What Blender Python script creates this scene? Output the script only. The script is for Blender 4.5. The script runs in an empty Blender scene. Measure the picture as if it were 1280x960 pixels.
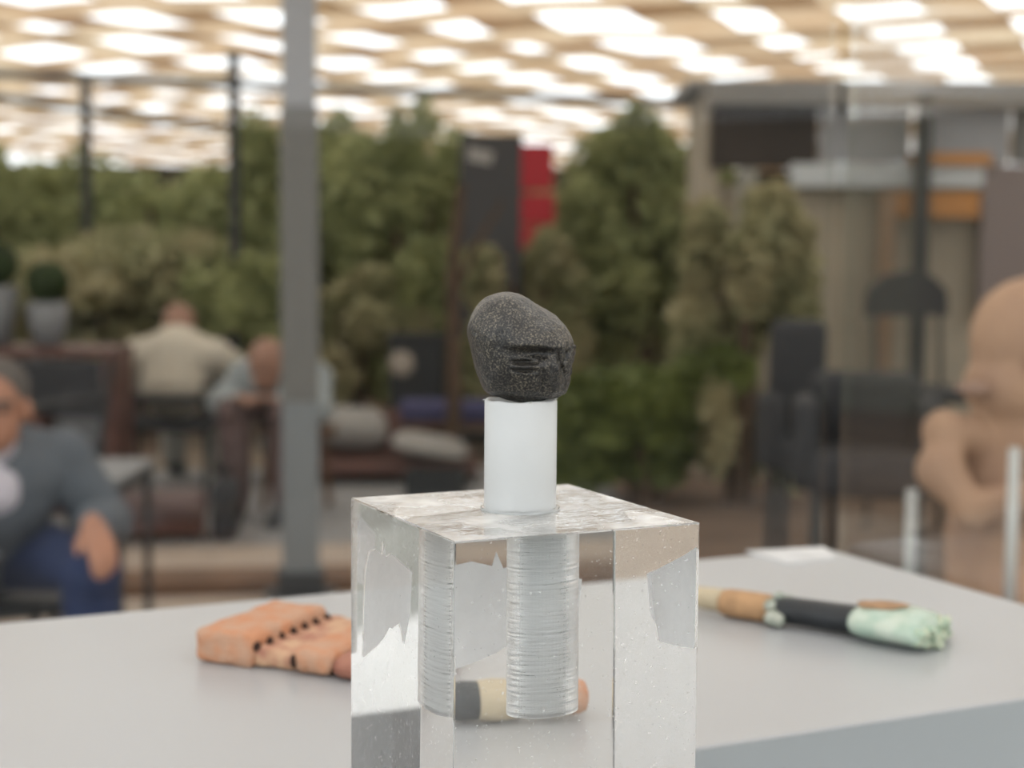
import bpy, bmesh, math, random
from mathutils import Vector, Matrix, Euler, noise

S = bpy.context.scene
C = S.collection
R = math.radians

# ------------------------------------------------------------------ camera
F_PX, PITCH, ROLL, CAM_H = 1968.2, 0.0843, 0.0077, 1.3
cam_d = bpy.data.cameras.new('camera')
cam = bpy.data.objects.new('camera', cam_d)
C.objects.link(cam)
cam_d.sensor_width = 36.0
cam_d.lens = F_PX / 1280 * 36.0
cam_d.clip_start = 0.01
CAM_M = Matrix.Translation((0, 0, CAM_H)) @ Matrix.Rotation(math.pi / 2 - PITCH, 4, 'X') @ Matrix.Rotation(ROLL, 4, 'Z')
cam.matrix_world = CAM_M
cam_d.dof.use_dof = True
cam_d.dof.focus_distance = 0.463
cam_d.dof.aperture_fstop = 11.0
S.camera = cam

# ------------------------------------------------------------------ world and exposure
W = bpy.data.worlds.new('overcast_sky')
S.world = W
W.use_nodes = True
bgn = W.node_tree.nodes['Background']
bgn.inputs[0].default_value = (0.97, 0.985, 1.0, 1)
bgn.inputs[1].default_value = 2.2
S.view_settings.view_transform = 'Standard'
S.view_settings.look = 'None'
S.view_settings.exposure = 0.0
S.view_settings.gamma = 1.0
S.view_settings.use_curve_mapping = False
S.cycles.use_denoising = True
S.cycles.blur_glossy = 0.0
S.cycles.max_bounces = 32
S.cycles.transmission_bounces = 24
S.cycles.transparent_max_bounces = 24
S.cycles.glossy_bounces = 12
S.cycles.diffuse_bounces = 12

# ------------------------------------------------------------------ layout helpers
def ray(px, py):
    d = Vector(((px - 640) / F_PX, -(py - 480) / F_PX, -1.0))
    return (CAM_M.to_3x3() @ d)
def at(px, py, Y):
    d = ray(px, py)
    return Vector((0, 0, CAM_H)) + d * (Y / d.y)
def onz(px, py, z):
    d = ray(px, py)
    return Vector((0, 0, CAM_H)) + d * ((z - CAM_H) / d.z)
def ground(px, py):
    return onz(px, py, 0.0)

TH = R(64.42)
ROTZ = math.pi / 2 - TH
U = Vector((math.sin(TH), math.cos(TH), 0))
V = Vector((-math.cos(TH), math.sin(TH), 0))

# ------------------------------------------------------------------ materials
def mat(name, col, rough=0.6, var=0.0, scale=20.0, col2=None, bump=0.0, bscale=None, metal=0.0, spec=0.5,
        sss=0.0, trans=0.0, ior=1.45, detail=4.0, mix_lo=0.35, mix_hi=0.65, coord='Object', albedo=0.8):
    col = tuple(c * albedo for c in col)
    if col2 is not None: col2 = tuple(c * albedo for c in col2)
    m = bpy.data.materials.new(name)
    m.use_nodes = True
    nt = m.node_tree
    b = nt.nodes['Principled BSDF']
    b.inputs['Base Color'].default_value = (*col, 1)
    b.inputs['Roughness'].default_value = rough
    b.inputs['Metallic'].default_value = metal
    b.inputs['IOR'].default_value = ior
    b.inputs['Specular IOR Level'].default_value = spec
    if trans:
        b.inputs['Transmission Weight'].default_value = trans
    if sss:
        b.inputs['Subsurface Weight'].default_value = sss
        b.inputs['Subsurface Radius'].default_value = (0.006, 0.006, 0.006)
        b.inputs['Subsurface Scale'].default_value = 1.0
    if col2 is None and var:
        col2 = tuple(max(0, min(1, c * (1 - var))) for c in col)
    tc = nt.nodes.new('ShaderNodeTexCoord')
    if col2 is not None:
        n = nt.nodes.new('ShaderNodeTexNoise')
        n.inputs['Scale'].default_value = scale
        n.inputs['Detail'].default_value = detail
        nt.links.new(tc.outputs[coord], n.inputs['Vector'])
        r = nt.nodes.new('ShaderNodeValToRGB')
        r.color_ramp.elements[0].position = mix_lo
        r.color_ramp.elements[1].position = mix_hi
        r.color_ramp.elements[0].color = (*col, 1)
        r.color_ramp.elements[1].color = (*col2, 1)
        nt.links.new(n.outputs[0], r.inputs[0])
        nt.links.new(r.outputs[0], b.inputs['Base Color'])
    if bump:
        n2 = nt.nodes.new('ShaderNodeTexNoise')
        n2.inputs['Scale'].default_value = bscale or scale
        n2.inputs['Detail'].default_value = 6
        nt.links.new(tc.outputs[coord], n2.inputs['Vector'])
        bp = nt.nodes.new('ShaderNodeBump')
        bp.inputs['Strength'].default_value = bump
        bp.inputs['Distance'].default_value = 0.3 / (bscale or scale)
        nt.links.new(n2.outputs[0], bp.inputs['Height'])
        nt.links.new(bp.outputs[0], b.inputs['Normal'])
    return m

def leafmat(name, c1, c2, scale=2.5, albedo=0.9):
    m = mat(name, c1, 0.55, col2=c2, scale=scale, albedo=albedo)
    nt = m.node_tree
    b = nt.nodes['Principled BSDF']
    t = nt.nodes.new('ShaderNodeBsdfTranslucent')
    src = b.inputs['Base Color'].links[0].from_socket
    nt.links.new(src, t.inputs[0])
    mx = nt.nodes.new('ShaderNodeMixShader')
    mx.inputs[0].default_value = 0.35
    nt.links.new(b.outputs[0], mx.inputs[1])
    nt.links.new(t.outputs[0], mx.inputs[2])
    nt.links.new(mx.outputs[0], nt.nodes['Material Output'].inputs[0])
    return m

def glassmat(name, tint=(1, 1, 1), gain=0.7):
    m = bpy.data.materials.new(name)
    m.use_nodes = True
    nt = m.node_tree
    nt.nodes.remove(nt.nodes['Principled BSDF'])
    tr = nt.nodes.new('ShaderNodeBsdfTransparent')
    tr.inputs[0].default_value = (*tint, 1)
    gl = nt.nodes.new('ShaderNodeBsdfGlossy')
    gl.inputs['Roughness'].default_value = 0.02
    fr = nt.nodes.new('ShaderNodeFresnel')
    fr.inputs[0].default_value = 1.3
    mu = nt.nodes.new('ShaderNodeMath')
    mu.operation = 'MULTIPLY'
    mu.inputs[1].default_value = gain
    mx = nt.nodes.new('ShaderNodeMixShader')
    nt.links.new(fr.outputs[0], mu.inputs[0])
    nt.links.new(mu.outputs[0], mx.inputs[0])
    nt.links.new(tr.outputs[0], mx.inputs[1])
    nt.links.new(gl.outputs[0], mx.inputs[2])
    nt.links.new(mx.outputs[0], nt.nodes['Material Output'].inputs[0])
    return m

# ------------------------------------------------------------------ object helpers
def tag(o, label=None, cat=None, group=None, kind=None):
    if label: o['label'] = label
    if cat: o['category'] = cat
    if group: o['group'] = group
    if kind: o['kind'] = kind
    return o

def thing(name, label, cat, loc=(0, 0, 0), rz=0.0, group=None, kind=None):
    o = bpy.data.objects.new(name, None)
    o.empty_display_size = 0.05
    C.objects.link(o)
    o.location = loc
    o.rotation_euler = (0, 0, rz)
    return tag(o, label, cat, group, kind)

class MB:
    def __init__(self):
        self.bm = bmesh.new()
    def box(self, c, s, rot=None, bev=0.0, seg=2):
        r = bmesh.ops.create_cube(self.bm, size=1.0)
        vs = r['verts']
        M = Matrix.Translation(c) @ ((rot.to_matrix().to_4x4()) if rot else Matrix.Identity(4)) @ Matrix.Diagonal((*s, 1))
        bmesh.ops.transform(self.bm, matrix=M, verts=vs)
        if bev:
            es = list({e for v in vs for e in v.link_edges})
            bmesh.ops.bevel(self.bm, geom=es, offset=bev, segments=seg, affect='EDGES', profile=0.5)
        return self
    def tube(self, pts, rads, n=12, cap=True, squash=1.0):
        pts = [Vector(p) for p in pts]
        if not hasattr(rads, '__len__'): rads = [rads] * len(pts)
        rings = []
        up = Vector((0, 0, 1))
        for i, p in enumerate(pts):
            t = (pts[min(i + 1, len(pts) - 1)] - pts[max(i - 1, 0)]).normalized()
            a = up if abs(t.dot(up)) < 0.95 else Vector((0, 1, 0))
            s = t.cross(a).normalized()
            w = s.cross(t).normalized()
            rings.append([self.bm.verts.new(p + rads[i] * (math.cos(2 * math.pi * k / n) * s + squash * math.sin(2 * math.pi * k / n) * w)) for k in range(n)])
        for a, b in zip(rings, rings[1:]):
            for k in range(n):
                self.bm.faces.new((a[k], a[(k + 1) % n], b[(k + 1) % n], b[k]))
        if cap:
            self.bm.faces.new(rings[0][::-1]); self.bm.faces.new(rings[-1])
        return self
    def ball(self, c, r, seg=16, rings=10, rot=None):
        if not hasattr(r, '__len__'): r = (r, r, r)
        M = Matrix.Translation(c) @ ((rot.to_matrix().to_4x4()) if rot else Matrix.Identity(4)) @ Matrix.Diagonal((*r, 1))
        bmesh.ops.create_uvsphere(self.bm, u_segments=seg, v_segments=rings, radius=1.0, matrix=M)
        return self
    def limb(self, pts, rads, n=12):
        self.tube(pts, rads, n)
        if not hasattr(rads, '__len__'): rads = [rads] * len(pts)
        for p, r in zip(pts, rads): self.ball(p, r, n, 8)
        return self
    def lathe(self, prof, n=32, c=(0, 0, 0)):
        c = Vector(c)
        rings = []
        for r, z in prof:
            rings.append([self.bm.verts.new(c + Vector((r * math.cos(2 * math.pi * k / n), r * math.sin(2 * math.pi * k / n), z))) for k in range(n)])
        for a, b in zip(rings, rings[1:]):
            for k in range(n):
                self.bm.faces.new((a[k], a[(k + 1) % n], b[(k + 1) % n], b[k]))
        self.bm.faces.new(rings[0][::-1]); self.bm.faces.new(rings[-1])
        return self
    def prism(self, poly, y0, y1):
        """extrude an x,z polygon along y"""
        a = [self.bm.verts.new((x, y0, z)) for x, z in poly]
        b = [self.bm.verts.new((x, y1, z)) for x, z in poly]
        n = len(poly)
        self.bm.faces.new(a); self.bm.faces.new(b[::-1])
        for k in range(n):
            self.bm.faces.new((a[k], b[k], b[(k + 1) % n], a[(k + 1) % n]))
        return self
    def build(self, name, m, parent=None, smooth=False, loc=None, rz=None, remesh=0.0, smooth_it=0):
        bmesh.ops.recalc_face_normals(self.bm, faces=self.bm.faces)
        me = bpy.data.meshes.new(name)
        self.bm.to_mesh(me)
        self.bm.free()
        if m: me.materials.append(m)
        if smooth:
            for p in me.polygons: p.use_smooth = True
        o = bpy.data.objects.new(name, me)
        C.objects.link(o)
        if parent: o.parent = parent
        if loc is not None: o.location = loc
        if rz is not None: o.rotation_euler = (0, 0, rz)
        if remesh:
            md = o.modifiers.new('remesh', 'REMESH')
            md.mode = 'VOXEL'; md.voxel_size = remesh; md.use_smooth_shade = True
            if smooth_it:
                sm = o.modifiers.new('smooth', 'SMOOTH')
                sm.factor = 0.5; sm.iterations = smooth_it
        return o

def struct(o, label=None):
    o['kind'] = 'structure'
    if label: o['label'] = label
    return o

# ------------------------------------------------------------------ materials used
M = {}
M['paving'] = mat('grey_paving', (0.30, 0.30, 0.30), 0.7, var=0.15, scale=3)
M['sand'] = mat('sand_paving', (0.47, 0.39, 0.32), 0.8, var=0.15, scale=5)
M['soil'] = mat('red_soil', (0.13, 0.085, 0.055), 0.9, col2=(0.20, 0.14, 0.10), scale=3)
M['timber'] = mat('brown_timber', (0.17, 0.085, 0.04), 0.6, var=0.3, scale=6)
M['redwood'] = mat('red_brown_wood', (0.13, 0.055, 0.04), 0.5, var=0.3, scale=6)
M['steel'] = mat('grey_steel', (0.24, 0.26, 0.27), 0.4, metal=0.3)
M['steel_light'] = mat('pale_steel', (0.36, 0.37, 0.39), 0.4, metal=0.2)
M['steel_mid'] = mat('dull_steel', (0.18, 0.18, 0.17), 0.5)
M['dark'] = mat('dark_metal', (0.025, 0.028, 0.03), 0.5)
M['charcoal'] = mat('charcoal_fabric', (0.04, 0.042, 0.048), 0.8, var=0.2, scale=60)
M['blackboard'] = mat('dark_panel', (0.065, 0.065, 0.07), 0.6)
M['greyslab'] = mat('grey_slab', (0.22, 0.23, 0.24), 0.6)

def reedmat():
    m = mat('reed_matting', (0.78, 0.69, 0.565), 0.7, col2=(0.70, 0.57, 0.43), scale=1.3, albedo=.9)
    nt = m.node_tree
    b = nt.nodes['Principled BSDF']
    t = nt.nodes.new('ShaderNodeBsdfTranslucent')
    src = b.inputs['Base Color'].links[0].from_socket
    nt.links.new(src, t.inputs[0])
    mx = nt.nodes.new('ShaderNodeMixShader')
    mx.inputs[0].default_value = 0.92
    nt.links.new(b.outputs[0], mx.inputs[1])
    nt.links.new(t.outputs[0], mx.inputs[2])
    nt.links.new(mx.outputs[0], nt.nodes['Material Output'].inputs[0])
    return m
M['reed'] = reedmat()

# ================================================================== SETTING
g = MB().box((0, 13, -0.06), (60, 70, 0.12)).build('ground', M['soil']); struct(g)
# paved terrace, a sand strip, a timber edge (parallel to the case)
def ribbon(name, v0, v1, z, m, u0=-14, u1=14, h=0.03):
    c = U * ((u0 + u1) / 2) + V * ((v0 + v1) / 2)
    o = MB().box((0, 0, 0), (u1 - u0, v1 - v0, h)).build(name, m, loc=(c.x, c.y, z - h / 2), rz=ROTZ * 0.42)
    return struct(o)
def strip(name, p_lo, p_hi, z, m, h=0.03, x0=-9, x1=9):
    """paving strip running sideways; p_lo and p_hi are the ground pixels on its near and far edge"""
    sl = math.tan(R(9))
    a, b = ground(*p_lo), ground(*p_hi)
    q = [(x0, a.y + (x0 - a.x) * sl), (x1, a.y + (x1 - a.x) * sl), (x1, b.y + (x1 - b.x) * sl), (x0, b.y + (x0 - b.x) * sl)]
    mb = MB()
    lo = [mb.bm.verts.new((x, y, z - h)) for x, y in q]
    hi = [mb.bm.verts.new((x, y, z)) for x, y in q]
    mb.bm.faces.new(hi)
    for k in range(4): mb.bm.faces.new((lo[k], lo[(k + 1) % 4], hi[(k + 1) % 4], hi[k]))
    return struct(mb.build(name, m))
MB().box((0, -6.0, .006), (21, 6.4, .012)).build('floor_rear', mat('grey_green_paving', (.20, .21, .185), .8, var=.15, scale=2))['kind'] = 'structure'
MB().box((0, .4, .006), (14, 6.4, .012)).build('floor_terrace', mat('pale_concrete', (.70, .70, .68), .8, var=.06, scale=2))['kind'] = 'structure'
strip('floor', (200, 905), (200, 748), 0.012, M['sand'], x0=-6, x1=0.9)
strip('trim_1', (200, 750), (200, 730), 0.06, M['timber'], h=0.06, x0=-6, x1=0.9)
strip('floor_sand', (200, 731), (200, 688), 0.014, M['sand'], x0=-6, x1=0.7)
strip('floor_paving', (200, 688), (200, 592), 0.02, M['paving'], x0=-6, x1=0.55)

# garden wall closing the yard
wall = MB().box((0, 17.5, 1.1), (40, 0.25, 2.2)).build('wall_back', mat('olive_wall', (0.07, 0.065, 0.045), 0.9, var=0.3, scale=1)); struct(wall)

M['yard'] = mat('grey_green_render', (0.32, 0.33, 0.27), 0.9, var=0.2, scale=.8)
for nm_, c_, s_ in (('added_wall_left', (-11, 4, 1.2), (.25, 27, 2.4)), ('added_wall_right', (11, 4, 1.2), (.25, 27, 2.4)), ('added_wall_front', (0, -9.2, 1.2), (22, .25, 2.4))):  # unseen walls added to hold back low sky glow
    struct(MB().box(c_, s_).build(nm_, M['yard']))

# ------------------------------------------------------------------ reed canopy
can = thing('shade_canopy', 'woven reed canopy with white sky gaps over the garden', 'canopy', (0, 13, 2.58))
rnd = random.Random(4)
ca = R(23)
dA = Vector((math.sin(ca), math.cos(ca), 0)); dB = Vector((math.cos(ca), -math.sin(ca), 0))
def slat(d, off, width, length, z, seed):
    n = Vector((-d.y, d.x, 0))
    r = random.Random(seed)
    mb = MB()
    K = 34
    L, Rr = [], []
    for i in range(K + 1):
        t = -length / 2 + length * i / K + (3.0 if d.y > 0 else 0)
        w = width * (1 + 0.35 * (r.random() - 0.5))
        j = (r.random() - 0.5) * width * 0.28
        c = d * t + n * (off + j)
        zz = z + 0.03 * math.sin(i * 1.3 + seed)
        L.append((c - n * w / 2, zz)); Rr.append((c + n * w / 2, zz))
    va = [[mb.bm.verts.new((p.x, p.y, zz + dz)) for p, zz in row] for dz in (0, 0.012) for row in (L, Rr)]
    for i in range(K):
        mb.bm.faces.new((va[0][i], va[1][i], va[1][i + 1], va[0][i + 1]))
        mb.bm.faces.new((va[2][i], va[2][i + 1], va[3][i + 1], va[3][i]))
        mb.bm.faces.new((va[0][i], va[0][i + 1], va[2][i + 1], va[2][i]))
        mb.bm.faces.new((va[1][i], va[3][i], va[3][i + 1], va[1][i + 1]))
    return mb.build('reed_slat', M['reed'], can)
for i in range(-12, 13):
    slat(dA, i * 0.80 + rnd.uniform(-.08, .08), 0.38, 32.0, 0.0, 100 + i)
for i in range(-10, 20):
    slat(dB, i * 0.92 + rnd.uniform(-.1, .1), 0.38, 20.0, 0.03, 300 + i)
for x, y, l, a in ((-1.6, -1.0, 9, 70), (-4.4, -.5, 12, 22)):
    d = Vector((math.sin(R(a)), math.cos(R(a)), 0)) * l / 2
    MB().tube([Vector((x, y, -0.06)) - d, Vector((x, y, -0.06)) + d], 0.035, 8).build('beam', M['steel'], can)

# ------------------------------------------------------------------ posts
p = at(376, 720, 5.6)
post = thing('steel_post', 'thick grey steel post with a dark foot and paler upper section', 'post', (p.x, p.y, 0.0), R(8))
w = 47 / F_PX * 5.6
def zpx(py, Y): return at(376, py, Y).z
z1, z2, z3 = zpx(712, 5.6), zpx(500, 5.6), zpx(136, 5.6)
MB().box((0, 0, (0.06 + z1) / 2), (w * 1.25, w * 1.25, z1 - 0.06), bev=0.006).build('foot', M['dark'], post)
MB().box((0, 0, 0.03), (w * 1.9, w * 1.9, 0.06), bev=0.004).build('base_plate', M['dark'], post)
MB().box((0, 0, (z1 + z2) / 2), (w * 0.98, w * 0.98, z2 - z1), bev=0.006).build('lower_section', M['steel'], post)
MB().box((0, 0, (z2 + z3) / 2), (w, w, z3 - z2), bev=0.006).build('shaft', M['steel_mid'], post)  # post tone differs by section along its height
MB().box((0, 0, (z3 + 2.58) / 2), (w * 0.9, w * 0.9, 2.58 - z3), bev=0.006).build('upper_section', M['steel_light'], post)
for px, Y, lab in ((108, 11.5, 'thin dark post in the hedge above the round potted topiary'),
                   (293, 10.2, 'thin dark post rising from the hedge beside the thick steel post')):
    q = at(px, 200, Y)
    t = thing('canopy_post', lab, 'post', (q.x, q.y, 0))
    MB().tube([(0, 0, 0), (0, 0, 2.54)], 0.038, 10).build('shaft', M['dark'], t)
    MB().box((0, 0, 2.535), (0.10, 0.10, 0.03)).build('bracket', M['dark'], t)

# ------------------------------------------------------------------ shrubs and trees
M['leaf_a'] = leafmat('olive_leaf', (0.50, 0.53, 0.25), (0.31, 0.35, 0.16))
M['leaf_b'] = leafmat('brownish_leaf', (0.49, 0.44, 0.26), (0.32, 0.33, 0.17))
M['leaf_c'] = leafmat('fresh_leaf', (0.25, 0.30, 0.085), (0.075, 0.10, 0.03))
M['leaf_d'] = leafmat('dark_leaf', (0.40, 0.39, 0.2), (0.28, 0.28, 0.13))
M['bark'] = mat('brown_bark', (0.13, 0.085, 0.055), 0.9, var=0.4, scale=15, bump=0.5)
def shrub(name, label, loc, rx, ry, z0, z1, leaf, n, seed, trunks=3, ls=0.06, group=None):
    t = thing(name, label, 'shrub' if z1 < 1.7 else 'tree', (loc[0], loc[1], 0), group=group)
    r = random.Random(seed)
    lumps = []
    for k in range(16):
        a = r.uniform(0, 2 * math.pi); rr = math.sqrt(r.random()) * 0.75
        lumps.append((Vector((rx * rr * math.cos(a), ry * rr * math.sin(a), z0 + (z1 - z0) * r.uniform(0.18, 0.86))), r.uniform(0.25, 0.42)))
    vs, fs = [], []
    for k in range(n):
        c, s = lumps[int(r.random() * len(lumps))]
        dv = Vector((r.gauss(0, 1), r.gauss(0, 1), r.gauss(0, 1))).normalized() * (r.random() ** 0.4)
        p = c + Vector((dv.x * rx * s, dv.y * ry * s, dv.z * (z1 - z0) * s * 0.55))
        p.z = max(0.03, p.z)
        d = Vector((r.gauss(0, 1), r.gauss(0, 1), r.gauss(0, .6))).normalized()
        e = d.cross(Vector((r.gauss(0, 1), r.gauss(0, 1), r.gauss(0, 1)))).normalized()
        l = ls * r.uniform(0.7, 1.4)
        b = len(vs)
        vs += [p - d * l, p + e * l * 0.45, p + d * l, p - e * l * 0.45]
        fs.append((b, b + 1, b + 2, b + 3))
    me = bpy.data.meshes.new('foliage')
    me.from_pydata([tuple(v) for v in vs], [], fs)
    me.materials.append(leaf)
    o = bpy.data.objects.new('foliage', me); C.objects.link(o); o.parent = t; o['kind'] = 'stuff'
    for k in range(trunks):
        a = 2 * math.pi * k / trunks + r.random()
        d = Vector((math.cos(a) * rx * 0.35, math.sin(a) * ry * 0.35, 0))
        MB().tube([d * 0.2, d * 0.5 + Vector((0, 0, z1 * 0.4)), d + Vector((0, 0, z1 * 0.75))], [0.05, 0.04, 0.02], 8).build('trunk', M['bark'], t)
    return t
def place_shrub(label, px, Y, wpx, ytop, ybot, leaf, n, seed, ls=0.06, trunks=3, name='garden_shrub', group='hedge trees behind the terrace'):
    q = at(px, 300, Y)
    zt, zb = at(px, ytop, Y).z, max(0.05, at(px, ybot, Y).z)
    wd = wpx / F_PX * Y / 2
    shrub(name, label, (q.x, q.y), wd, min(1.0, max(0.34, wd * 0.6)), zb, zt, leaf, n, seed, trunks, ls, group)
place_shrub('olive shrub in the hedge behind the round potted topiary', 20, 12.87, 330, 178, 470, M['leaf_a'], 7000, 1)
place_shrub('olive tree between the two thin dark posts', 215, 12.4, 260, 175, 460, M['leaf_a'], 7000, 2)
place_shrub('brownish bushy shrub below the thin dark posts', 150, 10.76, 420, 285, 470, M['leaf_b'], 7000, 3)
place_shrub('tall olive tree directly behind the thick steel post', 370, 11.7, 230, 140, 500, M['leaf_a'], 7000, 4)
place_shrub('tall green tree between the thick steel post and the dark banner', 505, 11.23, 230, 140, 500, M['leaf_a'], 8000, 5)
place_shrub('small fresh green shrub low beside the thick steel post', 295, 10.41, 170, 300, 480, M['leaf_a'], 4000, 6)
place_shrub('tall broad olive tree between the red banner and the kiosk', 800, 11.3, 250, 130, 480, M['leaf_a'], 9000, 7)
place_shrub('brownish shrub in front of the red banner', 655, 10.4, 190, 290, 540, M['leaf_b'], 6000, 8)
place_shrub('bright green low shrub behind the acrylic block', 815, 8.0, 330, 420, 640, M['leaf_c'], 7000, 9)
place_shrub('brownish low shrub under the hedge beside the pale cushions', 440, 10.9, 200, 330, 520, M['leaf_b'], 5000, 10)
place_shrub('pale brown shrub next to the kiosk front', 930, 8.1, 170, 235, 620, M['leaf_b'], 6000, 11)
place_shrub('dark evergreen shrub deep behind the hedge trees', 640, 14.8, 1500, 190, 560, M['leaf_d'], 16000, 12, ls=0.12)
# slim trunk
q = at(565, 400, 9.45)
t = thing('slim_tree_trunk', 'slim brown trunk rising beside the violet blue bench', 'tree trunk', (q.x, q.y, 0))
MB().tube([(0, 0, 0), (0.02, 0, 0.5), (0.0, 0, 1.1), (0.05, 0, 1.7)], [0.05, 0.045, 0.04, 0.03], 10).build('trunk', M['bark'], t)
MB().tube([(0, 0, 1.0), (0.15, 0.05, 1.35), (0.3, 0.1, 1.6)], [0.025, 0.02, 0.012], 8).build('branch', M['bark'], t)

# topiary in pot, on the brown cabinet
def topiary(px, py, rad_px, Y, ztop, label):
    c = at(px, py, Y); r_ = rad_px / F_PX * Y
    t = thing('potted_topiary', label, 'potted plant', (c.x, c.y, ztop))
    h = c.z - ztop
    pot_h = h - r_ * 0.9
    MB().lathe([(r_ * .62, 0), (r_ * .85, pot_h * .5), (r_ * 0.95, pot_h), (r_ * 0.8, pot_h), (r_ * .75, pot_h * .85)], 24).build('pot', M['greyslab'], t, True)
    MB().tube([(0, 0, pot_h * .8), (0, 0, h)], r_ * .12, 8).build('stem', M['bark'], t)
    rr = random.Random(px)
    vs, fs = [], []
    for k in range(2500):
        d = Vector((rr.gauss(0, 1), rr.gauss(0, 1), rr.gauss(0, 1))).normalized()
        p = Vector((0, 0, h)) + d * r_ * rr.uniform(.6, 1)
        e = d.cross(Vector((rr.gauss(0, 1), rr.gauss(0, 1), rr.gauss(0, 1)))).normalized(); f = d.cross(e)
        l = r_ * .16
        b = len(vs); vs += [p - e * l, p + f * l * .5 + d * l * .3, p + e * l, p - f * l * .5]; fs.append((b, b + 1, b + 2, b + 3))
    me = bpy.data.meshes.new('foliage'); me.from_pydata([tuple(v) for v in vs], [], fs); me.materials.append(M['leaf_top'])
    o = bpy.data.objects.new('foliage', me); C.objects.link(o); o.parent = t; o['kind'] = 'stuff'
M['leaf_top'] = leafmat('box_leaf', (0.05, 0.09, 0.02), (0.025, 0.045, 0.01), 12)
CY = 7.4
cab_top = at(70, 436, CY).z
topiary(59, 353, 27, CY + .2, cab_top, 'small round clipped topiary in a grey pot on the brown cabinet')
topiary(-8, 330, 30, CY + .2, cab_top, 'dark leafy plant in a pale pot at the end of the brown cabinet')

# ------------------------------------------------------------------ brown cabinet, low table, chairs (far left)
a, b = at(-60, 436, CY), at(142, 436, CY)
t = thing('garden_cabinet', 'brown wooden cabinet with grey panels carrying potted plants', 'cabinet', ((a.x + b.x) / 2, CY + .2, 0))
wd = b.x - a.x
MB().box((0, 0, cab_top - .02), (wd, .42, .04), bev=.005).build('top', M['redwood'], t)
for s in (-1, 0, 1):
    MB().box((s * (wd / 2 - .03), 0, (cab_top - .04) / 2), (.05, .38, cab_top - .04)).build('upright', M['redwood'], t)
for s in (-1, 1):
    MB().box((s * wd / 4, .02, cab_top * .62), (wd / 2 - .08, .03, cab_top * .6)).build('panel', M['greyslab'], t)
MB().box((0, 0, .06), (wd - .1, .36, .05)).build('shelf', M['redwood'], t)

TY = 5.0
tz = at(90, 598, TY).z
a, b = at(30, 598, TY), at(150, 598, TY)
t = thing('low_table', 'low grey table with a black edge beside the man in the jacket', 'table', ((a.x + b.x) / 2, TY + .25, 0))
wd = b.x - a.x
MB().box((0, 0, tz - .012), (wd, .5, .024), bev=.004).build('table_top', M['greyslab'], t)
MB().box((0, 0, tz - .04), (wd * .98, .48, .03)).build('edge_band', M['dark'], t)
for sx in (-1, 1):
    for sy in (-1, 1):
        MB().tube([(sx * wd * .44, sy * .2, 0), (sx * wd * .44, sy * .2, tz - .04)], .014, 8).build('leg', M['dark'], t)

def chair(name, label, loc, rz, w=.48, sh=.44, bh=.85, m=None, seat_m=None, group=None):
    m = m or M['dark']; seat_m = seat_m or M['charcoal']
    t = thing(name, label, 'chair', loc, rz, group)
    MB().box((0, 0, sh), (w, w, .05), bev=.015).build('seat', seat_m, t)
    MB().box((0, -w / 2 + .02, (sh + bh) / 2 + .06), (w * .92, .035, bh - sh - .12), Euler((R(-8), 0, 0)), bev=.015).build('backrest', seat_m, t)
    for sx in (-1, 1):
        MB().tube([(sx * w * .46, w * .45, 0), (sx * w * .46, w * .43, sh + .2)], .014, 8).build('front_leg', m, t)
        MB().tube([(sx * w * .46, -w * .5, 0), (sx * w * .46, -w * .45, sh), (sx * w * .46, -w * .6, bh)], .014, 8).build('rear_leg', m, t)
        MB().tube([(sx * w * .46, w * .45, sh + .2), (sx * w * .46, -w * .5, sh + .22)], .016, 8).build('armrest', m, t)
    return t
q = at(92, 500, 6.9)
chair('garden_chair', 'charcoal garden chair behind the low grey table', (q.x - .1, 6.5, 0.02), R(150), bh=.80)

# ------------------------------------------------------------------ people
M['skin'] = mat('skin', (0.48, 0.235, 0.15), 0.55, var=0.15, scale=18)
M['skin_b'] = mat('skin_tan', (0.36, 0.20, 0.14), 0.55, var=0.15, scale=18)
M['hair'] = mat('grey_hair', (0.13, 0.115, 0.105), 0.8, var=0.3, scale=80)
M['hair_d'] = mat('dark_hair', (0.05, 0.035, 0.03), 0.8, var=0.3, scale=80)
M['shirt_w'] = mat('cream_shirt', (0.62, 0.57, 0.47), 0.85, var=0.08, scale=9, bump=.3, bscale=14)
M['shirt_p'] = mat('lilac_white_shirt', (0.62, 0.59, 0.66), 0.85, var=0.06, scale=9)
M['shirt_b'] = mat('pale_blue_shirt', (0.33, 0.37, 0.38), 0.85, var=0.1, scale=9)
M['jacket'] = mat('blue_grey_jacket', (0.12, 0.14, 0.165), 0.85, var=0.15, scale=12)
M['trouser_n'] = mat('navy_trousers', (0.02, 0.04, 0.12), 0.85, var=0.2, scale=12)
M['trouser_l'] = mat('pale_trousers', (0.42, 0.41, 0.37), 0.85, var=0.1, scale=12)
M['ottoman'] = mat('dusty_brown_leather', (0.15, 0.10, 0.095), 0.6, var=0.25, scale=9)
M['eye'] = mat('eye', (0.04, 0.03, 0.03), 0.3)

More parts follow.
